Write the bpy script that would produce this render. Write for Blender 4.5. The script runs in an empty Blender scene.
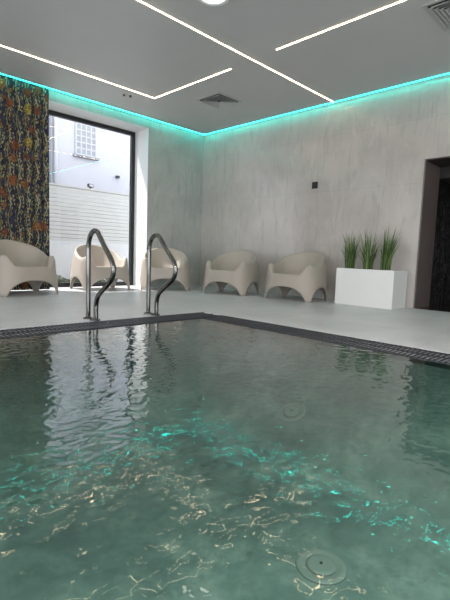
import bpy, bmesh, math, random
from mathutils import Vector, Matrix
random.seed(7)
D = bpy.data
scene = bpy.context.scene
COL = scene.collection
PI = math.pi

# ------------------------------------------------------------------ helpers
def link(o, parent=None):
    COL.objects.link(o)
    if parent is not None:
        o.parent = parent
    return o

def obj(name, bm, mats, parent=None, smooth=False):
    me = D.meshes.new(name)
    bmesh.ops.recalc_face_normals(bm, faces=bm.faces[:])
    bm.to_mesh(me); bm.free()
    for m in (mats if isinstance(mats, (list, tuple)) else [mats]):
        me.materials.append(m)
    if smooth:
        for p in me.polygons: p.use_smooth = True
    return link(D.objects.new(name, me), parent)

def thing(name, label, cat, loc=(0, 0, 0), rz=0.0, group=None):
    o = D.objects.new(name, None)
    o.empty_display_size = 0.1
    COL.objects.link(o)
    o.location = loc; o.rotation_euler = (0, 0, rz)
    return tag(o, label, cat, group)

def tag(o, label, cat, group=None, kind=None):
    o['label'] = label; o['category'] = cat
    if group: o['group'] = group
    if kind: o['kind'] = kind
    return o

def struct(o, label=None):
    o['kind'] = 'structure'
    if label: o['label'] = label
    return o

def box(bm, x0, x1, y0, y1, z0, z1, mi=0):
    v = [bm.verts.new((x, y, z)) for z in (z0, z1) for y in (y0, y1) for x in (x0, x1)]
    for q in ((0, 2, 3, 1), (4, 5, 7, 6), (0, 1, 5, 4), (2, 6, 7, 3), (0, 4, 6, 2), (1, 3, 7, 5)):
        f = bm.faces.new([v[i] for i in q]); f.material_index = mi
    return v

def nb(*boxes):
    bm = bmesh.new()
    for b in boxes: box(bm, *b)
    return bm

def bevel(bm, w, seg=2):
    bmesh.ops.recalc_face_normals(bm, faces=bm.faces[:])
    bmesh.ops.bevel(bm, geom=bm.edges[:] + bm.verts[:], offset=w, segments=seg, affect='EDGES', profile=0.5)
    return bm

def disc(bm, c, r, z0, z1, n=40, r2=None):
    r2 = r if r2 is None else r2
    a = [bm.verts.new((c[0] + r * math.cos(2 * PI * i / n), c[1] + r * math.sin(2 * PI * i / n), z0)) for i in range(n)]
    b = [bm.verts.new((c[0] + r2 * math.cos(2 * PI * i / n), c[1] + r2 * math.sin(2 * PI * i / n), z1)) for i in range(n)]
    for i in range(n):
        j = (i + 1) % n
        bm.faces.new((a[i], a[j], b[j], b[i]))
    bm.faces.new(a); bm.faces.new(b)

def lathe(bm, prof, c=(0, 0, 0), n=40):
    rings = []
    for r, z in prof:
        rings.append([bm.verts.new((c[0] + r * math.cos(2 * PI * i / n), c[1] + r * math.sin(2 * PI * i / n), c[2] + z)) for i in range(n)])
    for a, b in zip(rings, rings[1:]):
        for i in range(n):
            j = (i + 1) % n
            bm.faces.new((a[i], a[j], b[j], b[i]))
    bm.faces.new(rings[0]); bm.faces.new(rings[-1])

def tube(bm, pts, r, n=20):
    pts = [Vector(p) for p in pts]
    prev = None; rings = []
    side = Vector((1, 0, 0))
    for i, p in enumerate(pts):
        t = (pts[min(i + 1, len(pts) - 1)] - pts[max(i - 1, 0)]).normalized()
        u = (side - t * side.dot(t))
        if u.length < 1e-4: u = Vector((0, 1, 0)) - t * t.y
        u.normalize(); w = t.cross(u)
        rings.append([bm.verts.new(p + u * r * math.cos(2 * PI * k / n) + w * r * math.sin(2 * PI * k / n)) for k in range(n)])
    for a, b in zip(rings, rings[1:]):
        for k in range(n):
            j = (k + 1) % n
            bm.faces.new((a[k], a[j], b[j], b[k]))
    bm.faces.new(rings[0]); bm.faces.new(rings[-1])

def spline(P, sub=10):
    P = [Vector(p) for p in P]
    out = []
    for i in range(len(P) - 1):
        p0 = P[max(i - 1, 0)]; p1 = P[i]; p2 = P[i + 1]; p3 = P[min(i + 2, len(P) - 1)]
        for k in range(sub):
            t = k / sub
            out.append(0.5 * ((2 * p1) + (p2 - p0) * t + (2 * p0 - 5 * p1 + 4 * p2 - p3) * t * t + (3 * p1 - p0 - 3 * p2 + p3) * t ** 3))
    out.append(P[-1])
    return out

# ------------------------------------------------------------------ materials
class N:
    def __init__(s, name):
        s.m = D.materials.new(name); s.m.use_nodes = True
        s.t = s.m.node_tree; s.b = s.t.nodes['Principled BSDF']; s.out = s.t.nodes['Material Output']
    def n(s, typ, **kw):
        nd = s.t.nodes.new('ShaderNode' + typ)
        for k, v in kw.items():
            if k.startswith('i_'):
                key = k[2:]
                key = int(key) if key.isdigit() else key.replace('_', ' ')
                nd.inputs[key].default_value = v
            else: setattr(nd, k, v)
        return nd
    def l(s, a, b): s.t.links.new(a, b)
    def ramp(s, fac, stops, interp='LINEAR'):
        r = s.n('ValToRGB'); r.color_ramp.interpolation = interp
        e = r.color_ramp.elements
        while len(e) < len(stops): e.new(0.5)
        for k, (p, c) in enumerate(stops):
            e[k].position = p; e[k].color = (*c, 1) if len(c) == 3 else c
        s.l(fac, r.inputs[0]); return r.outputs[0]
    def mix(s, fac, a, b, blend='MIX'):
        m = s.n('MixRGB', blend_type=blend)
        for i, v in enumerate((fac, a, b)):
            if hasattr(v, 'is_linked'): s.l(v, m.inputs[i])
            else: m.inputs[i].default_value = v if i == 0 else (*v, 1)
        return m.outputs[0]
    def math(s, op, a, b=0.0, c=None):
        m = s.n('Math', operation=op)
        for i, v in enumerate((a, b) if c is None else (a, b, c)):
            if hasattr(v, 'is_linked'): s.l(v, m.inputs[i])
            else: m.inputs[i].default_value = v
        return m.outputs[0]
    def coord(s, which='Object', scale=(1, 1, 1), rot=(0, 0, 0), loc=(0, 0, 0)):
        tc = s.n('TexCoord'); mp = s.n('Mapping')
        mp.inputs['Scale'].default_value = scale; mp.inputs['Rotation'].default_value = rot; mp.inputs['Location'].default_value = loc
        s.l(tc.outputs[which], mp.inputs[0]); return mp.outputs[0]
    def noise(s, vec, scale, detail=4, rough=0.55, dist=0.0):
        t = s.n('TexNoise'); t.inputs['Scale'].default_value = scale; t.inputs['Detail'].default_value = detail
        t.inputs['Roughness'].default_value = rough; t.inputs['Distortion'].default_value = dist
        s.l(vec, t.inputs['Vector']); return t.outputs['Fac']
    def set(s, **kw):
        for k, v in kw.items():
            inp = s.b.inputs[k.replace('_', ' ')]
            if hasattr(v, 'is_linked'): s.l(v, inp)
            else: inp.default_value = (*v, 1) if isinstance(v, tuple) and len(v) == 3 else v
        return s
    def bump(s, h, dist=0.002, strength=1.0):
        b = s.n('Bump'); b.inputs['Distance'].default_value = dist; b.inputs['Strength'].default_value = strength
        s.l(h, b.inputs['Height']); s.l(b.outputs[0], s.b.inputs['Normal'])
        return s

def plain(name, col, rough=0.5, metal=0.0, var=0.06, scale=8, spec=0.5):
    s = N(name)
    v = s.noise(s.coord(), scale)
    c = s.ramp(v, [(0.3, tuple(x * (1 - var) for x in col)), (0.7, tuple(min(1, x * (1 + var)) for x in col))])
    s.set(Base_Color=c, Roughness=rough, Metallic=metal)
    s.b.inputs['Specular IOR Level'].default_value = spec
    return s.m

def emit(name, col, strength):
    s = N(name)
    s.set(Base_Color=col, Roughness=0.4, Emission_Color=col, Emission_Strength=strength)
    return s.m

def concrete(name, base, joint_axes, spec=0.5):
    """large concrete-look wall tiles; joint_axes = list of (axis index, spacing, offset)"""
    s = N(name)
    co = s.coord()
    big = s.noise(co, 1.3, 5, 0.6, 0.4)
    streak = s.noise(s.coord(scale=(6.0, 6.0, 1.1)), 1.6, 6, 0.68, 0.3)
    spot = s.noise(s.coord(scale=(3.0, 3.0, 1.3), loc=(3, 1, 7)), 1.9, 5, 0.7, 0.6)
    c = s.ramp(big, [(0.28, tuple(x * 0.84 for x in base)), (0.55, base), (0.78, tuple(min(1, x * 1.12) for x in base))])
    c = s.mix(s.ramp(streak, [(0.32, (0.8, 0.8, 0.8)), (0.48, (0, 0, 0))]), c, tuple(x * 0.78 for x in base))
    c = s.mix(s.ramp(spot, [(0.56, (0, 0, 0)), (0.76, (0.65, 0.65, 0.65))]), c, tuple(min(1, x * 1.22) for x in base))
    sep = s.n('SeparateXYZ'); s.l(co, sep.inputs[0])
    j = None
    for ax, sp, off in joint_axes:
        f = s.math('FRACT', s.math('DIVIDE', s.math('ADD', sep.outputs[ax], -off + 100 * sp), sp))
        d = s.math('MULTIPLY', s.math('MINIMUM', f, s.math('SUBTRACT', 1.0, f)), sp)
        m = s.math('LESS_THAN', d, 0.0035)
        j = m if j is None else s.math('MAXIMUM', j, m)
    c = s.mix(s.math('MULTIPLY', j, 0.22), c, tuple(x * 0.55 for x in base))
    s.set(Base_Color=c, Roughness=s.ramp(big, [(0.3, (0.13,) * 3), (0.75, (0.24,) * 3)]))
    s.b.inputs['Specular IOR Level'].default_value = spec
    s.bump(streak, 0.0012)
    return s.m

WALLC = (0.525, 0.482, 0.462)
M = {}
M['wall_r'] = concrete('concrete_tile_right', WALLC, [(1, 1.31, 5.05), (2, 0.87, 1.745)])
M['wall_l'] = concrete('concrete_tile_left', (0.46, 0.46, 0.445), [(0, 1.31, 5.50), (2, 0.87, 1.745)])
M['ceil'] = plain('ceiling_paint', (0.545, 0.535, 0.54), 0.42, var=0.015, scale=2)
M['white'] = plain('white_lacquer', (0.80, 0.80, 0.80), 0.35, var=0.01)
M['reveal'] = plain('white_reveal', (0.74, 0.75, 0.76), 0.5, var=0.01)
M['black_frame'] = plain('black_aluminium', (0.012, 0.013, 0.016), 0.35, var=0.1)
M['black_plastic'] = plain('black_plastic', (0.015, 0.012, 0.011), 0.35)
M['grate'] = plain('dark_grating', (0.05, 0.05, 0.06), 0.4, var=0.1, scale=30)
M['gutter'] = plain('gutter_channel', (0.008, 0.008, 0.010), 0.6)
M['curb'] = plain('pool_curb', (0.10, 0.12, 0.115), 0.3, var=0.1, scale=10)
M['soil'] = plain('dark_soil', (0.03, 0.022, 0.016), 0.9, var=0.4, scale=60)
M['vent'] = plain('vent_grey', (0.46, 0.46, 0.46), 0.45, var=0.01)
M['vent_dark'] = plain('vent_dark', (0.02, 0.02, 0.02), 0.7)
M['facade'] = plain('facade_render', (0.60, 0.59, 0.65), 0.8, var=0.015, scale=3)
M['facade_grey'] = plain('facade_grey', (0.22, 0.23, 0.27), 0.6, var=0.05)
M['fence'] = plain('fence_lamella', (0.56, 0.555, 0.535), 0.5, var=0.03, scale=5)
M['garden_wall'] = plain('garden_wall_render', (0.66, 0.66, 0.68), 0.7, var=0.03, scale=3)
M['winframe'] = plain('white_window_frame', (0.58, 0.58, 0.62), 0.5, var=0.02)
M['lamp_body'] = plain('dark_lamp_body', (0.035, 0.035, 0.04), 0.4)
M['pave'] = plain('outdoor_paving', (0.42, 0.41, 0.40), 0.85, var=0.15, scale=6)
M['hedge'] = plain('low_hedge_leaves', (0.10, 0.14, 0.06), 0.7, var=0.5, scale=20)
M['brown'] = plain('brown_laminate', (0.15, 0.12, 0.112), 0.45, var=0.1, scale=4)
M['brown_dark'] = plain('dark_brown_panel', (0.03, 0.024, 0.022), 0.5, var=0.1, scale=4)
M['inlet'] = plain('white_inlet_plastic', (0.27, 0.34, 0.31), 0.4, var=0.02)
M['warm'] = emit('warm_led', (1.0, 0.76, 0.46), 22.0)
M['teal'] = emit('teal_led', (0.010, 0.90, 0.74), 30.0)
M['down'] = emit('downlight_diffuser', (1.0, 0.93, 0.84), 5.0)

# brushed / polished steel
s = N('polished_steel')
v = s.noise(s.coord(scale=(1, 1, 12)), 20, 3)
s.set(Base_Color=(0.21, 0.205, 0.20), Metallic=1.0, Roughness=s.ramp(v, [(0.3, (0.09,) * 3), (0.7, (0.15,) * 3)]))
M['steel'] = s.m

# chair plastic
s = N('beige_moulded_plastic')
co = s.coord()
v = s.noise(co, 3)
s.set(Base_Color=s.ramp(v, [(0.3, (0.40, 0.348, 0.306)), (0.7, (0.425, 0.37, 0.325))]), Roughness=0.52)
s.bump(s.noise(co, 260, 2), 0.0004)
M['chair'] = s.m

# deck tiles
s = N('pale_grey_floor_tile')
co = s.coord()
sep = s.n('SeparateXYZ'); s.l(co, sep.inputs[0])
big = s.noise(co, 1.1, 6, 0.62, 0.6)
streak = s.noise(s.coord(scale=(0.7, 3.2, 1)), 2.2, 6, 0.65, 0.5)
c = s.ramp(big, [(0.30, (0.50, 0.50, 0.52)), (0.52, (0.61, 0.605, 0.63)), (0.74, (0.67, 0.665, 0.69))])
c = s.mix(s.ramp(streak, [(0.50, (0, 0, 0)), (0.78, (0.6, 0.6, 0.6))]), c, (0.46, 0.455, 0.455))
j = None
for ax, sp, off in ((0, 1.2, 0.35), (1, 0.6, 0.055)):
    f = s.math('FRACT', s.math('DIVIDE', s.math('ADD', sep.outputs[ax], -off + 100 * sp), sp))
    d = s.math('MULTIPLY', s.math('MINIMUM', f, s.math('SUBTRACT', 1.0, f)), sp)
    m = s.math('LESS_THAN', d, 0.0025)
    j = m if j is None else s.math('MAXIMUM', j, m)
c = s.mix(s.math('MULTIPLY', j, 0.4), c, (0.38, 0.39, 0.39))
s.set(Base_Color=c, Roughness=s.ramp(big, [(0.3, (0.30,) * 3), (0.7, (0.42,) * 3)]))
M['deck'] = s.m

# pool lining: cloudy green-grey stone
s = N('cloudy_green_pool_tile')
co = s.coord()
a = s.noise(co, 2.2, 8, 0.66, 0.25)
b2 = s.noise(s.coord(loc=(5, 2, 1)), 7.0, 8, 0.72, 0.3)
c = s.ramp(a, [(0.32, (0.105, 0.182, 0.170)), (0.50, (0.180, 0.275, 0.252)), (0.67, (0.32, 0.425, 0.38))])
c = s.mix(s.ramp(b2, [(0.47, (0, 0, 0)), (0.66, (0.6, 0.6, 0.6))]), c, (0.085, 0.150, 0.140))
s.set(Base_Color=c, Roughness=0.5)
M['pool'] = s.m

# water
s = N('rippled_water')
s.t.nodes.remove(s.b)
n1 = s.noise(s.coord(scale=(1.0, 1.0, 1), rot=(0, 0, 0.5)), 3.5, 1.0, 0.4, 0.3)
n2 = s.noise(s.coord(scale=(1.0, 1.3, 1), rot=(0, 0, -0.35), loc=(3, 7, 0)), 17.0, 0.5, 0.45, 0.5)
n3 = s.noise(s.coord(scale=(1.0, 1.0, 1), loc=(1, 2, 0)), 36.0, 0.0, 0.5, 0.4)
h = s.math('ADD', s.math('MULTIPLY', n1, 0.0040), s.math('ADD', s.math('MULTIPLY', n2, 0.0023), s.math('MULTIPLY', n3, 0.0005)))
bp = s.n('Bump'); bp.inputs['Distance'].default_value = 1.0; bp.inputs['Strength'].default_value = 1.0
s.l(h, bp.inputs['Height'])
fr = s.n('Fresnel'); fr.inputs['IOR'].default_value = 1.333
rf = s.n('BsdfTransparent'); rf.inputs['Color'].default_value = (0.82, 0.94, 0.92, 1)
gg = s.n('BsdfGlossy'); gg.inputs['Roughness'].default_value = 0.0
for q in (fr, gg): s.l(bp.outputs[0], q.inputs['Normal'])
mx = s.n('MixShader')
s.l(s.math('MINIMUM', s.math('MULTIPLY', fr.outputs[0], 1.9), 1.0), mx.inputs[0]); s.l(rf.outputs[0], mx.inputs[1]); s.l(gg.outputs[0], mx.inputs[2])
s.l(mx.outputs[0], s.out.inputs['Surface'])
M['water'] = s.m

# window glass: darkened at the big window to dim the outdoors, clear elsewhere
for key, tint in (('glass', (0.80, 0.82, 0.83, 1)), ('glass_clear', (0.97, 0.98, 0.98, 1))):
  s = N('window_' + key)
  s.t.nodes.remove(s.b)
  ge = s.n('NewGeometry'); dt = s.n('VectorMath', operation='DOT_PRODUCT')
  s.l(ge.outputs['Normal'], dt.inputs[0]); s.l(ge.outputs['Incoming'], dt.inputs[1])
  fr = s.math('ADD', s.math('MULTIPLY', s.math('POWER', s.math('SUBTRACT', 1.0, s.math('ABSOLUTE', dt.outputs['Value'])), 5.0), 0.96), 0.045)
  g = s.n('BsdfGlossy'); g.inputs['Roughness'].default_value = 0.0
  tr = s.n('BsdfTransparent'); tr.inputs['Color'].default_value = tint
  mx = s.n('MixShader')
  s.l(fr, mx.inputs[0]); s.l(tr.outputs[0], mx.inputs[1]); s.l(g.outputs[0], mx.inputs[2])
  s.l(mx.outputs[0], s.out.inputs['Surface'])
  M[key] = s.m

# glass block
s = N('glass_block')
v = s.noise(s.coord(), 14, 3, 0.6, 1.0)
s.set(Base_Color=s.ramp(v, [(0.3, (0.30, 0.32, 0.35)), (0.7, (0.46, 0.48, 0.52))]), Roughness=0.15)
M['block'] = s.m

# black marble
s = N('black_marble')
co = s.coord()
w = s.noise(s.coord(scale=(2.2, 2.2, 0.8)), 3.0, 8, 0.7, 1.6)
vein = s.math('ABSOLUTE', s.math('SUBTRACT', w, 0.5))
s.set(Base_Color=s.ramp(vein, [(0.0, (0.10, 0.10, 0.10)), (0.025, (0.012, 0.012, 0.012)), (0.2, (0.004, 0.004, 0.004))]), Roughness=0.25)
M['marble'] = s.m

# curtain: floral on navy, UV in metres along the cloth
s = N('floral_curtain_cloth')
uv = s.coord('UV')
sep = s.n('SeparateXYZ'); s.l(uv, sep.inputs[0])
U, V = sep.outputs[0], sep.outputs[1]
nz = s.noise(uv, 5.0, 3)
base = s.ramp(s.noise(uv, 9.0, 4), [(0.35, (0.016, 0.017, 0.030)), (0.65, (0.045, 0.047, 0.075))])
# vines: columns of leaves following a winding stem
wob = s.math('MULTIPLY', s.math('SINE', s.math('MULTIPLY', V, 13.0)), 0.030)
fx = s.math('FRACT', s.math('DIVIDE', s.math('ADD', s.math('ADD', U, wob), 10.0), 0.165))
dv = s.math('MULTIPLY', s.math('ABSOLUTE', s.math('SUBTRACT', fx, 0.5)), 0.165)
vor = s.n('TexVoronoi', feature='F1'); vor.inputs['Scale'].default_value = 34.0
mp = s.n('Mapping'); mp.inputs['Scale'].default_value = (1.5, 0.75, 1); s.l(uv, mp.inputs[0]); mp.inputs['Rotation'].default_value = (0, 0, 0.5)
s.l(mp.outputs[0], vor.inputs['Vector'])
leaf = s.math('LESS_THAN', vor.outputs['Distance'], 0.46)
near = s.math('LESS_THAN', dv, 0.066)
sepc = s.n('SeparateColor'); s.l(vor.outputs['Color'], sepc.inputs[0])
leafc = s.ramp(sepc.outputs[0], [(0.0, (0.36, 0.31, 0.17)), (0.35, (0.22, 0.21, 0.08)), (0.6, (0.10, 0.14, 0.10)), (0.85, (0.26, 0.13, 0.05))], 'CONSTANT')
c = s.mix(s.math('MULTIPLY', leaf, near), base, leafc)
stem = s.math('LESS_THAN', dv, 0.005)
c = s.mix(stem, c, (0.36, 0.33, 0.20))
# flowers
vf = s.n('TexVoronoi', feature='F1'); vf.inputs['Scale'].default_value = 5.2; vf.inputs['Randomness'].default_value = 0.75
s.l(uv, vf.inputs['Vector'])
sf = s.n('SeparateColor'); s.l(vf.outputs['Color'], sf.inputs[0])
pet = s.noise(uv, 24.0, 2, 0.6, 1.0)
rad = s.math('ADD', s.math('MULTIPLY', pet, 0.66), 0.06)
fl = s.math('LESS_THAN', vf.outputs['Distance'], rad)
flc = s.ramp(sf.outputs[0], [(0.0, (0.25, 0.095, 0.045)), (0.35, (0.29, 0.145, 0.055)), (0.60, (0.18, 0.07, 0.04)), (0.88, (0.38, 0.33, 0.09))], 'CONSTANT')
flc = s.mix(s.ramp(s.noise(uv, 40, 2), [(0.42, (0, 0, 0)), (0.62, (1, 1, 1))]), flc, (0.11, 0.035, 0.02))
on = s.math('GREATER_THAN', sf.outputs[1], 0.22)
c = s.mix(s.math('MULTIPLY', fl, on), c, flc)
core = s.math('LESS_THAN', vf.outputs['Distance'], 0.07)
c = s.mix(s.math('MULTIPLY', core, on), c, (0.55, 0.42, 0.12))
s.set(Base_Color=c, Roughness=0.85)
s.b.inputs['Specular IOR Level'].default_value = 0.2
M['curtain'] = s.m

# grass blades
s = N('grass_blades')
oi = s.n('TexCoord'); sp2 = s.n('SeparateXYZ'); s.l(oi.outputs['UV'], sp2.inputs[0])
c = s.ramp(sp2.outputs[0], [(0.0, (0.035, 0.075, 0.018)), (0.5, (0.10, 0.185, 0.045)), (1.0, (0.34, 0.40, 0.17))])
s.set(Base_Color=c, Roughness=0.55)
M['grass'] = s.m

# ------------------------------------------------------------------ room shell
H = 3.10
XW, YW = 6.25, 6.95           # inner faces of the right and the left (window) wall
XS, YB = -3.4, -3.8           # the side and back of the pool hall, behind the camera
OX0, OX1, OZ1 = 1.9, 4.86, 2.95

struct(obj('wall_left', nb((XS, OX0, YW, 7.45, -0.2, 3.4), (OX1, 6.8, YW, 7.45, -0.2, 3.4), (OX0, OX1, YW, 7.45, OZ1, 3.4)), M['wall_l']))
DY0, DY1, DZ = 1.15, 2.42, 2.06
struct(obj('wall_right', nb((XW, 6.8, DY1, YW, -0.2, 3.4), (XW, 6.8, YB, DY0, -0.2, 3.4), (XW, 6.8, DY0, DY1, DZ, 3.4)), M['wall_r']))
fill_bwins = [(-3.1, -0.2), (0.1, 3.0)]  # unseen back windows, invented to supply more daylight
bx = [(XS, 6.8, YB - 0.3, YB, -0.2, 0.12), (XS, 6.8, YB - 0.3, YB, 2.8, 3.4)]
edges = [XS] + [e for w in fill_bwins for e in w] + [6.8]
for a, b in zip(edges[::2], edges[1::2]): bx.append((a, b, YB - 0.3, YB, 0.12, 2.8))
struct(obj('wall_back', nb(*bx), M['wall_l']))
for k, (a, b) in enumerate(fill_bwins):
    y_ = YB - 0.2
    f = struct(obj('window_%d' % (k + 5), nb((a, a + 0.07, y_, y_ + 0.08, 0.12, 2.8), (b - 0.07, b, y_, y_ + 0.08, 0.12, 2.8),
                                      (a + 0.07, b - 0.07, y_, y_ + 0.08, 0.12, 0.19), (a + 0.07, b - 0.07, y_, y_ + 0.08, 2.73, 2.8)), M['black_frame']))
    obj('pane', nb((a + 0.07, b - 0.07, y_ + 0.035, y_ + 0.045, 0.19, 2.73)), M['glass_clear'], f)
# side wall opposite the concrete wall, with three unseen windows added to bring in daylight
fill_wins = [(-3.5, -0.75), (-0.45, 2.55), (2.85, 6.3)]
bx = [(XS - 0.3, XS, YB - 0.3, 7.45, -0.2, 0.12), (XS - 0.3, XS, YB - 0.3, 7.45, 2.8, 3.4)]
edges = [YB - 0.3] + [e for w in fill_wins for e in w] + [7.45]
for a, b in zip(edges[::2], edges[1::2]): bx.append((XS - 0.3, XS, a, b, 0.12, 2.8))
struct(obj('wall_front', nb(*bx), M['wall_l']))
for k, (a, b) in enumerate(fill_wins):
    f = struct(obj('window_%d' % (k + 2), nb((XS - 0.2, XS - 0.12, a, a + 0.07, 0.12, 2.8), (XS - 0.2, XS - 0.12, b - 0.07, b, 0.12, 2.8),
                                      (XS - 0.2, XS - 0.12, a + 0.07, b - 0.07, 0.12, 0.19), (XS - 0.2, XS - 0.12, a + 0.07, b - 0.07, 2.73, 2.8)), M['black_frame']))
    obj('pane', nb((XS - 0.165, XS - 0.155, a + 0.07, b - 0.07, 0.19, 2.73)), M['glass_clear'], f)
# ceiling: lower slab with an open cove along both walls, closed above
ce = struct(obj('ceiling', nb((XS, 6.165, YB, 6.865, H, H + 0.06), (XS - 0.3, 6.8, YB - 0.3, 7.45, 3.40, 3.5)), M['ceil']))
# deck floor
PX, PY = 3.355, 3.655          # outer edge of the grating
struct(obj('floor', nb((XS, XW, PY, 7.5, -0.15, 0.0), (PX, XW, YB, PY, -0.15, 0.0)), M['deck']))
# reveal lining of the window
t = 0.006
struct(obj('trim_1', nb((OX1 - t, OX1, YW - 0.001, 7.38, 0.0, OZ1), (OX0, OX1 - t, YW - 0.001, 7.38, OZ1 - t, OZ1)), M['reveal']))
# window 1
y0, y1 = 7.38, 7.45
fb = 0.075
wf = struct(obj('window_1', nb((OX0, OX0 + fb, y0, y1, 0.0, OZ1), (OX1 - fb, OX1, y0, y1, 0.0, OZ1),
                        (OX0 + fb, OX1 - fb, y0, y1, 0.0, fb), (OX0 + fb, OX1 - fb, y0, y1, OZ1 - fb, OZ1)), M['black_frame']))
obj('pane', nb((OX0 + fb, OX1 - fb, 7.41, 7.42, fb, OZ1 - fb)), M['glass'], wf)

# doorway: brown lining, marble passage behind
dr = struct(obj('door_1', nb((XW - 0.002, 6.8, DY1 - 0.02, DY1, 0.0, DZ), (XW - 0.002, 6.8, DY0, DY0 + 0.02, 0.0, DZ)), M['brown']))
obj('door_head', nb((XW - 0.002, 6.8, DY0 + 0.02, DY1 - 0.02, DZ - 0.02, DZ)), M['brown_dark'], dr)
struct(obj('wall_passage', nb((6.8, 9.5, DY1, DY1 + 0.1, -0.1, 1.88), (9.4, 9.5, DY0 - 1.2, DY1, -0.1, 1.88), (6.8, 9.5, DY0 - 1.3, DY0 - 1.2, -0.1, 1.88),), M['marble']))
struct(obj('trim_2', nb((6.8, 9.5, DY0 - 1.3, DY1 + 0.1, 1.88, 2.1), ), M['brown_dark']))
struct(obj('floor_passage', nb((XW, 9.5, DY0 - 1.3, DY1 + 0.1, -0.15, -0.001)), plain('dark_polished_floor', (0.02, 0.018, 0.017), 0.12, var=0.2)))

# ------------------------------------------------------------------ pool
IX, IY = 3.04, 3.34            # water edge
WZ = -0.012
PD = -0.62
struct(obj('pool_basin', nb((XS, PX, YB, PY, PD - 0.2, PD), (XS, PX, IY, PY, PD, -0.12), (IX, PX, YB, IY, PD, -0.12),
                            (XS, XS + 0.2, YB, IY, PD, -0.03), (XS + 0.2, IX, YB, YB + 0.2, PD, -0.03)), M['pool']))
# dished pool floor; the rise to the edge is invented to catch light
bm = bmesh.new()
SP = 1.5
def dish(x, y):
    dx = max(0, (x - IX + SP) / SP); dy = max(0, (y - IY + SP) / SP)
    return PD + 0.002 + 0.570 * min(1.0, (dx ** 4 + dy ** 4) ** 0.25) ** 2.5
gx = [-3.19 + (IX - 0.001 + 3.19) * i / 70 for i in range(71)]; gy = [-3.59 + (IY - 0.001 + 3.59) * i / 76 for i in range(77)]
gv = [[bm.verts.new((x, y, dish(x, y))) for y in gy] for x in gx]
for i in range(70):
    for k in range(76): bm.faces.new((gv[i][k], gv[i + 1][k], gv[i + 1][k + 1], gv[i][k + 1]))
struct(obj('pool_floor', bm, M['pool'], None, True))
struct(obj('trim_3', nb((XS, IX + 0.03, IY - 0.001, IY + 0.03, -0.12, -0.014), (IX - 0.001, IX + 0.03, YB, IY, -0.12, -0.014)), M['curb']))
bm = bmesh.new()
box(bm, XS + 0.2, IX - 0.002, YB + 0.2, IY - 0.002, WZ - 0.0, WZ)
bmesh.ops.remove_doubles(bm, verts=bm.verts[:], dist=1e-5)
bm.free(); bm = bmesh.new()
vs = [bm.verts.new(p) for p in ((XS + 0.2, YB + 0.2, WZ), (IX - 0.002, YB + 0.2, WZ), (IX - 0.002, IY - 0.002, WZ), (XS + 0.2, IY - 0.002, WZ))]
bm.faces.new(vs)
tag(obj('pool_water', bm, M['water']), 'clear rippling green water filling the pool up to the grating', 'water', kind='stuff')

def grating(name, label, run, x0, x1, y0, y1):
    bm = bmesh.new()
    zt, zb = -0.003, -0.011
    pitch, w = 0.036, 0.010
    if run == 'x':
        n = int((x1 - x0) / pitch)
        for i in range(n):
            a = x0 + i * pitch; box(bm, a, a + w, y0, y1, zb, zt)
        for y in (y0, (y0 + y1) / 2, y1 - 0.006): box(bm, x0, x1, y, y + 0.006, zb - 0.004, zt - 0.0015)
    else:
        n = int((y1 - y0) / pitch)
        for i in range(n):
            a = y0 + i * pitch; box(bm, x0, x1, a, a + w, zb, zt)
        for x in (x0, (x0 + x1) / 2, x1 - 0.006): box(bm, x, x + 0.006, y0, y1, zb - 0.004, zt - 0.0015)
    o = obj(name, bm, M['grate'])
    tag(o, label, 'grate', 'overflow gratings round the pool')
    return o
grating('overflow_grate', 'dark slatted overflow grating along the pool edge under the handrails', 'x', XS + 0.2, PX - 0.004, IY + 0.006, PY - 0.004)
grating('overflow_grate', 'dark slatted overflow grating along the pool edge in front of the white planter', 'y', IX + 0.006, PX - 0.004, YB + 0.2, IY + 0.002)
struct(obj('trim_4', nb((XS, PX, IY + 0.03, PY, -0.12, -0.10), (IX + 0.03, PX, YB, IY + 0.03, -0.12, -0.10)), M['gutter']))

# floor inlets seen through the water
def inlet(label, x, y):
    t = thing('floor_inlet', label, 'pool inlet', (x, y, dish(x, y)), 0, 'round inlets in the pool floor')
    nx_, ny_ = (dish(x + 0.01, y) - dish(x - 0.01, y)) / 0.02, (dish(x, y + 0.01) - dish(x, y - 0.01)) / 0.02
    t.rotation_euler = Vector((-nx_, -ny_, 1)).to_track_quat('Z', 'Y').to_euler()
    bm = bmesh.new(); lathe(bm, [(0.105, 0.0), (0.102, 0.006), (0.082, 0.009), (0.076, 0.004), (0.03, 0.004)]); obj('ring', bm, M['inlet'], t, True)
    bm = bmesh.new(); lathe(bm, [(0.062, 0.005), (0.060, 0.011), (0.045, 0.014), (0.012, 0.015)]); obj('cover', bm, M['inlet'], t, True)
    bm = bmesh.new(); lathe(bm, [(0.007, 0.015), (0.007, 0.017), (0.004, 0.018)], n=16); obj('screw', bm, M['steel'], t, True)
inlet('round white inlet on the pool floor nearest the viewer', 1.498, 0.870)
inlet('round white inlet on the pool floor further out, towards the grating corner', 2.481, 1.746)

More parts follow.
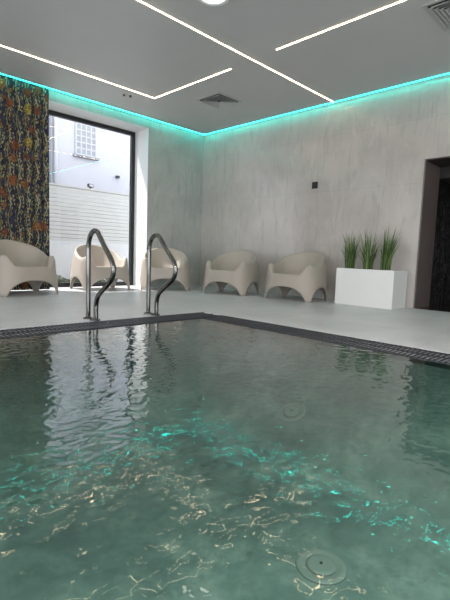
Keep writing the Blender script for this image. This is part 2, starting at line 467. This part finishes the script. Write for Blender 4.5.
# ------------------------------------------------------------------ handrails
def rail(label, x):
    t = thing('pool_handrail', label, 'handrail', (x, 3.82, 0), 0, 'stainless pool handrails')
    P = [(3.82, 0.0), (3.82, 0.30), (3.822, 0.60), (3.818, 0.70), (3.785, 0.785), (3.72, 0.828), (3.655, 0.818), (3.60, 0.765), (3.53, 0.69),
         (3.43, 0.595), (3.385, 0.535), (3.370, 0.480), (3.392, 0.415), (3.45, 0.362), (3.57, 0.282), (3.640, 0.225), (3.668, 0.165), (3.675, 0.10), (3.675, 0.0)]
    bm = bmesh.new(); tube(bm, spline([(0, y - 3.82, z) for y, z in P], 8), 0.0225)
    obj('rail_tube', bm, M['steel'], t, True)
    for dy in (0.0, -0.130):
        bm = bmesh.new(); lathe(bm, [(0.048, 0.0), (0.048, 0.008), (0.042, 0.012), (0.028, 0.014), (0.028, 0.020), (0.0235, 0.022)], (0, dy, 0))
        obj('flange', bm, M['steel'], t, True)
rail('polished steel looped handrail standing in front of the armchair at the window', 2.015)
rail('polished steel looped handrail standing before the armchair by the wall corner', 2.705)

# ------------------------------------------------------------------ armchairs
def sm(a, b, x):
    t = min(1, max(0, (x - a) / (b - a))); return t * t * (3 - 2 * t)

def chair_parts():
    n = 144
    bm = bmesh.new()
    grid = []
    def plan(phi, z, wscale=1.0):
        a = 0.412 - 0.045 * min(z, 0.55) / 0.55 - 0.02 * max(0, z - 0.55) / 0.2
        bf = 0.372 - 0.040 * min(z, 0.55) / 0.55
        bb = 0.345 + 0.035 * z / 0.75
        sx, cy = math.sin(phi), math.cos(phi)      # phi 0 = front (-Y)
        e = 2 / (3.4 - 1.25 * sm(0.30, 0.70, z) * (1 if cy < 0 else 0))
        X = a * math.copysign(abs(sx) ** e, sx)
        Y = -math.copysign(abs(cy) ** e, cy)
        Y *= bf if Y < 0 else bb
        return X, Y
    def rim_h(X, Y):
        ax = abs(X)
        if Y < -0.20:      # front face: low seat edge between raised arm tips
            front = 0.395 + 0.150 * sm(0.20, 0.335, ax)
        else:
            front = 0.545
        f = (Y + 0.33) / 0.66
        arm = 0.545 - 0.020 * sm(0.05, 0.32, f)
        back = sm(0.36, 0.90, f)
        # across the back the top is a wide arch
        top = 0.750 - 0.105 * (ax / 0.37) ** 2.5
        base = front if Y < -0.20 else arm
        return base + (top - base) * back
    def hb(X, Y):
        v = 0.0
        if abs(X) < 0.322 and abs(Y) > 0.30:
            v = (0.205 if Y < 0 else 0.22) * (1 - (abs(X) / 0.322) ** 2.6) ** 0.58
        if abs(Y + 0.005) < 0.240 and abs(X) > 0.30:
            v = max(v, 0.205 * (1 - (abs(Y + 0.005) / 0.240) ** 2.3) ** 0.62)
        return v
    # even spacing along the perimeter
    raw = [2 * PI * i / 4000 for i in range(4001)]
    pts = [plan(p, 0) for p in raw]
    acc = [0]
    for p, q in zip(pts, pts[1:]): acc.append(acc[-1] + math.hypot(q[0] - p[0], q[1] - p[1]))
    phis = []; k = 0
    for i in range(n):
        tgt = acc[-1] * i / n
        while acc[k + 1] < tgt: k += 1
        phis.append(raw[k])
    K = 9
    for ph in phis:
        X0, Y0 = plan(ph, 0.5)
        Xb, Yb = plan(ph, 0.0)
        h = rim_h(X0, Y0); b = hb(Xb, Yb)
        col = []
        # outer shell
        rr = 0.022
        for i in range(K + 1):
            z = b + (h - rr - b) * i / K
            X, Y = plan(ph, z); col.append((X, Y, z))
        X, Y = plan(ph, h)
        rad = math.hypot(X, Y)
        fr = sm(0.15, 0.36, abs(X0)) if Y < 0 else 1.0
        f = (Y0 + 0.33) / 0.66
        wd = 0.035 + 0.045 * fr * (1 - sm(0.35, 0.85, f))
        def inn(d, z): return (X * (1 - d / rad), Y * (1 - d / rad), z)
        col.append(inn(wd * 0.12, h - 0.006)); col.append(inn(wd * 0.42, h)); col.append(inn(wd * 0.75, h - 0.004)); col.append(inn(wd, h - rr))
        # inner wall down to the seat
        slope = 0.10 if Y > 0 else 0.06
        zs_e = 0.360 - 0.060 * sm(-0.30, 0.28, Y0)
        for i in range(1, 6):
            tt = i / 5
            z = (h - rr) + (zs_e - (h - rr)) * tt
            if h < 0.42: z = (h - rr) - (h - rr - zs_e) * sm(0, 1, tt)
            d = wd + (slope * (h - 0.36) / 0.38 + 0.02) * tt ** 1.5
            col.append(inn(d, z))
        Xs, Ys, _ = col[-1]
        for sc in (0.93, 0.84, 0.70, 0.5, 0.28):
            zc = 0.338 - 0.040 * sm(-0.30, 0.25, Ys * sc)
            w = (1 - sc) ** 0.6 if sc < 1 else 0
            z = zs_e + (zc - zs_e) * min(1, (1 - sc) / 0.25)
            col.append((Xs * sc, Ys * sc + 0.02 * (1 - sc), z))
        grid.append([bm.verts.new(p) for p in col])
    m = len(grid[0])
    cen = bm.verts.new((0, 0.02, 0.322))
    for i in range(n):
        j = (i + 1) % n
        for k in range(m - 1):
            bm.faces.new((grid[i][k], grid[j][k], grid[j][k + 1], grid[i][k + 1]))
        bm.faces.new((grid[i][m - 1], grid[j][m - 1], cen))
    bmesh.ops.recalc_face_normals(bm, faces=bm.faces[:])
    # orient outward: top of the seat must face up
    f0 = [f for f in cen.link_faces][0]
    if f0.normal.z < 0: bmesh.ops.reverse_faces(bm, faces=bm.faces[:])
    for _ in range(2):
        bmesh.ops.smooth_vert(bm, verts=[v for v in bm.verts if not v.is_boundary], factor=0.5, use_axis_x=True, use_axis_y=True, use_axis_z=True)
    me = D.meshes.new('armchair_shell'); bm.to_mesh(me); bm.free()
    for p in me.polygons: p.use_smooth = True
    o = D.objects.new('tmp', me); COL.objects.link(o)
    md = o.modifiers.new('s', 'SOLIDIFY'); md.thickness = 0.014; md.offset = -1
    dg = bpy.context.evaluated_depsgraph_get()
    ev = D.meshes.new_from_object(o.evaluated_get(dg))
    D.objects.remove(o)
    # shared smooth normals so that the parts meet without a seam
    nors = [tuple(v.normal) for v in ev.vertices]
    def region(c):
        x, y, z = c
        if z < 0.225 and abs(x) > 0.14 and (abs(y) > 0.11):
            return ('leg', x > 0, y > 0)
        r = math.hypot(x / 0.37, y / 0.34)
        if z < 0.385 + 0.02: 
            return ('seat',)
        if y > 0.13 : return ('backrest',)
        if abs(x) > 0.17: return ('armrest', x > 0)
        return ('seat',)
    groups = {}
    for p in ev.polygons:
        groups.setdefault(region(p.center), []).append(p.index)
    out = []
    for key, idx in groups.items():
        vm = {}; vv = []; ff = []; nn = []
        for pi in idx:
            f = []
            for v in ev.polygons[pi].vertices:
                if v not in vm:
                    vm[v] = len(vv); c_ = ev.vertices[v].co; vv.append((c_.x * 1.14, c_.y * 1.06, c_.z * 1.03)); nn.append(nors[v])
                f.append(vm[v])
            ff.append(f)
        pm = D.meshes.new(key[0]); pm.from_pydata(vv, [], ff); pm.update()
        for p in pm.polygons: p.use_smooth = True
        pm.normals_split_custom_set_from_vertices(nn)
        pm.materials.append(M['chair'])
        out.append((key[0], pm))
    return out

CH = chair_parts()
def armchair(label, x, y, rz):
    t = thing('armchair', label, 'armchair', (x, y, 0), math.radians(rz), 'beige moulded armchairs round the pool')
    for nm, me in CH:
        link(D.objects.new(nm, me), t)
armchair('beige moulded armchair in front of the floral curtain, cut by the left edge', 2.36, 6.45, 8.4)
armchair('beige moulded armchair before the tall window, lit by the sun from behind', 3.80, 6.79, -1.5)
armchair('beige moulded armchair turned diagonally, just right of the window, behind a handrail', 4.905, 6.415, -35.5)
armchair('beige moulded armchair against the right concrete wall, nearest the room corner', 5.485, 5.272, -76.9)
armchair('beige moulded armchair against the concrete wall beside the white planter', 5.71, 4.063, -86.1)

# ------------------------------------------------------------------ planter and grasses
px0, px1, py0, py1, pz = 5.75, 6.20, 2.512, 3.384, 0.528
t = thing('planter', 'white rectangular planter box against the concrete wall', 'planter', ((px0 + px1) / 2, (py0 + py1) / 2, 0))
cx, cy = t.location.x, t.location.y
w = 0.022; a, b = (px1 - px0) / 2, (py1 - py0) / 2
bm = nb((-a, a, -b, b, 0.0, 0.43))
bm2 = bmesh.new()
def ring_box(bm, a, b, w, z0, z1):
    o = [(-a, -b), (a, -b), (a, b), (-a, b)]; i = [(-a + w, -b + w), (a - w, -b + w), (a - w, b - w), (-a + w, b - w)]
    V = [[bm.verts.new((x, y, z)) for x, y in q] for q, z in ((o, z0), (o, z1), (i, z1), (i, z0))]
    for k in range(4):
        j = (k + 1) % 4
        for r in range(4):
            A, B = V[r], V[(r + 1) % 4]
            bm.faces.new((A[k], A[j], B[j], B[k]))
bm.free()
ring_box(bm2, a, b, w, 0.0, pz)
bevel(bm2, 0.003, 2)
obj('box', bm2, M['white'], t)
obj('soil', nb((-a + w, a - w, -b + w, b - w, 0.30, 0.5265)), M['soil'], t)

def grass(label, y, seed, hmax, lean):
    rnd = random.Random(seed)
    bm = bmesh.new(); uvl = bm.loops.layers.uv.new('UVMap')
    for i in range(120):
        r = 0.070 * math.sqrt(rnd.random()); th = rnd.random() * 2 * PI
        bx_, by_ = r * math.cos(th), r * math.sin(th)
        hgt = hmax * (0.50 + 0.5 * rnd.random() ** 1.2)
        if rnd.random() < 0.25: hgt *= 0.75
        out = max(0.0, rnd.gauss(0.024, 0.032)) + r * 0.25
        dx, dy = math.cos(th + rnd.gauss(0, 0.5)), math.sin(th + rnd.gauss(0, 0.5))
        wd = rnd.uniform(0.0035, 0.0065); hue = min(1, max(0, rnd.gauss(0.42, 0.36)))
        fa = rnd.random() * PI
        sx, sy = math.cos(fa), math.sin(fa)
        prev = None; S = 7
        for k in range(S + 1):
            q = k / S
            c = Vector((bx_ + dx * out * q ** 2.2 * 1.6, by_ + dy * out * q ** 2.2 * 1.6 + lean * q * q, hgt * (q - 0.10 * out / 0.08 * q ** 3 * 0.6)))
            ww = wd * (1 - q ** 3) + 0.0006
            t_ = Vector((-sy, sx, 0)) * (ww * 0.25)
            cur = [bm.verts.new(c + Vector((sx, sy, 0)) * ww), bm.verts.new(c + t_), bm.verts.new(c - Vector((sx, sy, 0)) * ww), bm.verts.new(c - t_)]
            if prev:
                for e in range(4):
                    f = bm.faces.new((prev[e], prev[(e + 1) % 4], cur[(e + 1) % 4], cur[e]))
                    for lp in f.loops: lp[uvl].uv = (hue, q)
            else:
                pass
            prev = cur
    o = obj('ornamental_grass', bm, M['grass'], None, True)
    o.location = (5.96, y, 0.530)
    tag(o, label, 'grass plant', 'grasses in the white planter')
grass('clump of green ornamental grass at the armchair end of the white planter', 3.29, 1, 0.57, 0.0)
grass('clump of green ornamental grass in the middle of the white planter', 3.00, 2, 0.60, -0.02)
grass('clump of green ornamental grass at the doorway end of the white planter, leaning outwards', 2.735, 3, 0.63, -0.05)

# ------------------------------------------------------------------ wall socket
t = thing('wall_switch', 'small black square switch plate high on the concrete wall', 'switch', (XW, 4.175, 1.863))
obj('plate', bevel(nb((-0.010, 0.0, -0.055, 0.055, -0.055, 0.055)), 0.003), M['black_plastic'], t)
obj('rocker', bevel(nb((-0.015, -0.010, -0.036, 0.036, -0.036, 0.036)), 0.002), M['black_plastic'], t)

# ------------------------------------------------------------------ curtain
bm = bmesh.new(); uvl = bm.loops.layers.uv.new('UVMap')
cx0, cx1 = 0.55, 2.975
nx = 420; rows = 24
prev = None; L = 0.0; lastp = None
cols = []
for i in range(nx + 1):
    u = i / nx
    x = cx0 + (cx1 - cx0) * u
    ph = x * 2 * PI / 0.125 + 0.7 * math.sin(x * 3.1)
    y = 6.917 + 0.020 * math.sin(ph) + 0.004 * math.sin(ph * 0.37 + 1)
    xx = x + 0.012 * math.sin(2 * ph)
    if lastp: L += math.hypot(xx - lastp[0], y - lastp[1])
    lastp = (xx, y)
    col = []
    for k in range(rows + 1):
        q = k / rows
        z = 0.012 + (3.17 - 0.012) * q
        sp = 1 + 0.12 * (1 - q)
        col.append((bm.verts.new((xx, 6.917 + (y - 6.917) * sp + 0.002 * math.sin(7 * q + x * 5), z)), (L, z)))
    cols.append(col)
for a_, b_ in zip(cols, cols[1:]):
    for k in range(rows):
        q = (a_[k], b_[k], b_[k + 1], a_[k + 1])
        f = bm.faces.new([v for v, _ in q])
        for lp, (_, uvv) in zip(f.loops, q): lp[uvl].uv = uvv
cu = thing('curtain', 'floor-length navy curtain with orange floral pattern beside the window', 'curtain', (0, 0, 0))
o = obj('cloth', bm, M['curtain'], cu, True)
md = o.modifiers.new('thick', 'SOLIDIFY'); md.thickness = 0.002
obj('rail', nb((0.5, 3.02, 6.905, 6.93, 3.17, 3.20)), M['black_frame'], cu)

# ------------------------------------------------------------------ ceiling fittings
tag(obj('cove_light_strip', nb((XS + 0.1, 6.176, 6.866, 6.876, H - 0.003, H - 0.0005)), M['teal']),
    'turquoise cove light strip running above the window and curtain', 'light strip', 'turquoise cove light strips')
tag(obj('cove_light_strip', nb((6.166, 6.176, YB + 0.2, 6.864, H - 0.003, H - 0.0005)), M['teal']),
    'turquoise cove light strip running above the right concrete wall', 'light strip', 'turquoise cove light strips')
lw = 0.0045
zl0, zl1 = H - 0.004, H - 0.0002
AY, BY, CX, DX = 3.857, 5.945, 4.257, 4.223
g = 'warm linear ceiling lights'
tag(obj('linear_ceiling_light', nb((-1.5, 6.160, AY - lw, AY + lw, zl0, zl1)), M['warm']),
    'warm white linear ceiling light running straight into the right wall', 'ceiling light', g)
tag(obj('linear_ceiling_light', nb((-1.5, CX + lw, BY - lw, BY + lw, zl0, zl1), (CX - lw, CX + lw, 4.25, BY - lw, zl0, zl1)), M['warm']),
    'warm white linear ceiling light bent in an L, nearest the window', 'ceiling light', g)
tag(obj('linear_ceiling_light', nb((DX - lw, DX + lw, 0.4, 3.466, zl0, zl1)), M['warm']),
    'short warm white linear ceiling light at the top right', 'ceiling light', g)

def diffuser(label, x, y, half):
    t = thing('air_vent', label, 'air vent', (x, y, H), 0, 'square ceiling air vents')
    bm = bmesh.new(); ring_box(bm, half, half, 0.035, -0.008, -0.0005); obj('frame', bm, M['vent'], t)
    obj('backing', nb((-half + 0.035, half - 0.035, -half + 0.035, half - 0.035, -0.003, -0.0006)), M['vent_dark'], t)
    # nested four-way louvres, each ring slanting outwards and down
    k = 0; r = half - 0.05
    while r > 0.05:
        bm = bmesh.new()
        def sq(q, z): return [bm.verts.new((x_ * q, y_ * q, z)) for x_, y_ in ((-1, -1), (1, -1), (1, 1), (-1, 1))]
        A, B, Cc, Dd = sq(r, -0.030), sq(r - 0.020, -0.004), sq(r - 0.023, -0.004), sq(r - 0.003, -0.030)
        for P, Q in ((A, B), (B, Cc), (Cc, Dd), (Dd, A)):
            for i in range(4):
                j = (i + 1) % 4; bm.faces.new((P[i], P[j], Q[j], Q[i]))
        obj('louvre', bm, M['vent'], t)
        r -= 0.036; k += 1
diffuser('square grey ceiling air vent near the corner of the room', 4.978, 5.215, 0.262)
diffuser('square grey ceiling air vent cut off by the top right corner of the photo', 4.735, 1.54, 0.315)

t = thing('downlight', 'round recessed ceiling downlight at the top edge of the photo', 'ceiling light', (2.975, 3.245, H))
bm = bmesh.new()
n = 48
prof = [(0.165, -0.0005), (0.165, -0.012), (0.150, -0.018), (0.128, -0.014), (0.122, -0.004)]
rings = [[bm.verts.new((r * math.cos(2 * PI * i / n), r * math.sin(2 * PI * i / n), z)) for i in range(n)] for r, z in prof]
for A, B in zip(rings, rings[1:]):
    for i in range(n):
        j = (i + 1) % n; bm.faces.new((A[i], A[j], B[j], B[i]))
obj('trim_ring', bm, M['white'], t, True)
bm = bmesh.new(); disc(bm, (0, 0), 0.123, -0.006, -0.001, n); obj('lens', bm, M['down'], t)

t = thing('emergency_spotlight', 'tiny twin spotlight on the ceiling between the window and the L-shaped light', 'ceiling light', (3.88, 6.14, H), -0.35)
obj('plate', bevel(nb((-0.085, 0.085, -0.030, 0.030, -0.012, -0.0005)), 0.003), M['vent'], t)
for dx in (-0.050, 0.050):
    bm = bmesh.new(); lathe(bm, [(0.016, -0.012), (0.019, -0.018), (0.019, -0.034), (0.015, -0.037)], (dx, 0, 0), 20)
    obj('lamp_head', bm, M['lamp_body'], t, True)

# ------------------------------------------------------------------ outside the window
struct(obj('ground', nb((-6, 14, 7.5, 16, -0.3, -0.05)), M['pave']))
FY = 9.6
def fy(x): return FY
gw = tag(obj('garden_wall', nb((0.5, 9.0, FY - 0.10, FY + 0.15, -0.05, 0.85))
             , M['garden_wall']), 'low white rendered wall outside the window under the slatted fence', 'wall')
t = thing('slatted_fence', 'pale horizontal slat fence outside the window on the low white wall', 'fence', (4.75, FY, 0.85))
bm = bmesh.new()
z = 0.0
while z < 1.15:
    V = [(-0.018, z), (0.012, z + 0.012), (0.012, z + 0.082), (-0.018, z + 0.074)]
    A = [bm.verts.new((-4.0, y_, z_)) for y_, z_ in V]; B = [bm.verts.new((4.0, y_, z_)) for y_, z_ in V]
    for i in range(4):
        j = (i + 1) % 4; bm.faces.new((A[i], A[j], B[j], B[i]))
    bm.faces.new(A); bm.faces.new(B)
    z += 0.0865
obj('slats', bm, M['fence'], t)
obj('cap_rail', nb((-4.0, 4.0, -0.03, 0.04, z, z + 0.035)), M['fence'], t)
for x in (-3.2, -1.2, 2.6): obj('post', nb((x, x + 0.06, 0.02, 0.08, 0.0, z)), M['fence'], t)
ztop = 0.85 + z + 0.035

t = thing('floodlight', 'small dark floodlight on top of the slatted fence outside', 'floodlight', (5.10, FY, ztop))
obj('bracket', nb((-0.02, 0.02, -0.01, 0.01, 0.0, 0.06)), M['lamp_body'], t)
bm = nb((-0.065, 0.065, -0.05, 0.03, 0.03, 0.11)); bevel(bm, 0.008)
h_ = obj('lamp_head', bm, M['lamp_body'], t)
obj('lens', nb((-0.048, 0.048, -0.056, -0.050, 0.044, 0.096)), M['winframe'], h_)

BYF = 10.6
t = thing('building', 'white neighbouring building with a glass-block window behind the fence', 'building', (5.5, BYF, 0))
obj('wall', nb((-6.5, 6.5, 0.0, 0.4, -0.05, 5.7)), M['facade'], t)
# glass-block window
def ony(x, y, Y): pass
wx0, wx1, wz0, wz1 = -0.27, 0.27, 3.06, 4.40
wfm = bmesh.new()
nc, nr = 4, 9
pw, ph_ = (wx1 - wx0) / nc, 0.149
fw = 0.016
for i in range(nc + 1):
    x = wx0 + i * pw; box(wfm, x - fw, x + fw, -0.03, 0.0, wz0 - fw, wz0 + nr * ph_ + fw)
for j in range(nr + 1):
    zz = wz0 + j * ph_; box(wfm, wx0 - fw, wx1 + fw, -0.028, 0.0, zz - fw, zz + fw)
wo = obj('window', wfm, M['winframe'], t)
obj('glass_blocks', nb((wx0, wx1, -0.012, 0.0, wz0, wz0 + nr * ph_)), M['block'], wo)
obj('sill', nb((wx0 - 0.07, wx1 + 0.07, -0.09, 0.0, wz0 - 0.075, wz0 - 0.03)), M['facade_grey'], wo)
obj('corner_pier', nb((-1.08, -0.94, -0.10, 0.0, -0.05, 5.7)), M['facade_grey'], t)
bm = bmesh.new(); tube(bm, [(-0.80, -0.06, -0.05), (-0.80, -0.06, 5.7)], 0.045); obj('downpipe', bm, M['winframe'], t, True)
obj('wall_lamp', bevel(nb((0.86, 0.95, -0.09, 0.0, 2.62, 2.69)), 0.01), M['lamp_body'], t)

# low planting outside: uncountable leaves, one object
bm = bmesh.new()
rnd = random.Random(5)
for i in range(2600):
    x = rnd.uniform(2.6, 4.75); d = rnd.random()
    c = Vector((x, rnd.uniform(8.15, 8.45), -0.05 + 0.20 * d * (0.7 + 0.3 * math.sin(x * 9)) + 0.02))
    a_ = Vector((rnd.gauss(0, 1), rnd.gauss(0, 1), rnd.gauss(0, 1))).normalized() * 0.022
    b_ = Vector((rnd.gauss(0, 1), rnd.gauss(0, 1), rnd.gauss(0, 1))).normalized() * 0.012
    bm.faces.new([bm.verts.new(c + a_), bm.verts.new(c + b_), bm.verts.new(c - a_), bm.verts.new(c - b_)])
for i in range(60):
    x = rnd.uniform(2.6, 4.75); y = rnd.uniform(8.18, 8.42)
    box(bm, x, x + 0.008, y, y + 0.008, -0.05, 0.08)
tag(obj('low_hedge', bm, M['hedge']), 'low green ground planting just outside the window', 'hedge', kind='stuff')

# ------------------------------------------------------------------ light
w = D.worlds.new('daylight'); scene.world = w; w.use_nodes = True
bg = w.node_tree.nodes['Background']
bg.inputs[0].default_value = (0.93, 0.955, 1.0, 1); bg.inputs[1].default_value = 3.6
def portal(name, loc, rot, sx, sy):
    l = D.lights.new(name, 'AREA'); l.shape = 'RECTANGLE'; l.size = sx; l.size_y = sy; l.cycles.is_portal = True
    o = D.objects.new(name, l); o.location = loc; o.rotation_euler = rot; COL.objects.link(o)
portal('daylight_portal', ((OX0 + OX1) / 2, 7.5, 1.5), (-PI / 2, 0, 0), OX1 - OX0, 2.95)
for a, b in fill_wins:
    portal('daylight_portal', (XS - 0.32, (a + b) / 2, 1.46), (0, -PI / 2, 0), 2.7, b - a)
for a, b in fill_bwins:
    portal('daylight_portal', ((a + b) / 2, YB - 0.32, 1.46), (PI / 2, 0, 0), b - a, 2.7)
# unseen fill lamps added to brighten the hall, over the near half of the pool
for lx in (-2.4, -0.3, 1.8):
    for ly in (-2.6, -0.4):
        l = D.lights.new('fill_lamp', 'AREA'); l.shape = 'DISK'; l.size = 0.25; l.energy = 45; l.color = (1.0, 0.93, 0.84)
        o = D.objects.new('fill_lamp', l); o.location = (lx, ly, H - 0.02); COL.objects.link(o)
sl = D.lights.new('sun', 'SUN'); sl.energy = 14.0; sl.angle = math.radians(1.5); sl.color = (1.0, 0.93, 0.84)
so = D.objects.new('sun', sl); COL.objects.link(so)
so.rotation_euler = Vector((0.30, -0.38, -0.87)).to_track_quat('-Z', 'Y').to_euler()

# ------------------------------------------------------------------ camera
yaw, pitch, roll, f = 7.91233531e-01, -1.00221711e-01, 3.56000569e-02, 435.214703
cy_, sy_, cp, sp_ = math.cos(yaw), math.sin(yaw), math.cos(pitch), math.sin(pitch)
fw_ = Vector((sy_ * cp, cy_ * cp, sp_)); rt = Vector((cy_, -sy_, 0)); up = rt.cross(fw_)
R_ = rt * math.cos(roll) + up * math.sin(roll); U_ = -rt * math.sin(roll) + up * math.cos(roll)
cam = D.cameras.new('camera'); co_ = D.objects.new('camera', cam); COL.objects.link(co_)
cam.sensor_fit = 'VERTICAL'; cam.sensor_height = 24.0; cam.lens = 24.0 * f / 600.0
cam.clip_start = 0.02; cam.clip_end = 100
mt = Matrix((R_, U_, -fw_)).transposed().to_4x4(); mt.translation = (0, 0, 0.64)
co_.matrix_world = mt
scene.camera = co_

scene.view_settings.view_transform = 'Standard'
scene.view_settings.look = 'None'
scene.view_settings.gamma = 1.0
scene.view_settings.exposure = 0.16
scene.view_settings.use_curve_mapping = False
scene.cycles.use_denoising = True
scene.cycles.use_adaptive_sampling = False
scene.cycles.max_bounces = 14
scene.cycles.diffuse_bounces = 6
scene.cycles.glossy_bounces = 6
scene.cycles.transmission_bounces = 8
scene.cycles.sample_clamp_indirect = 2.0
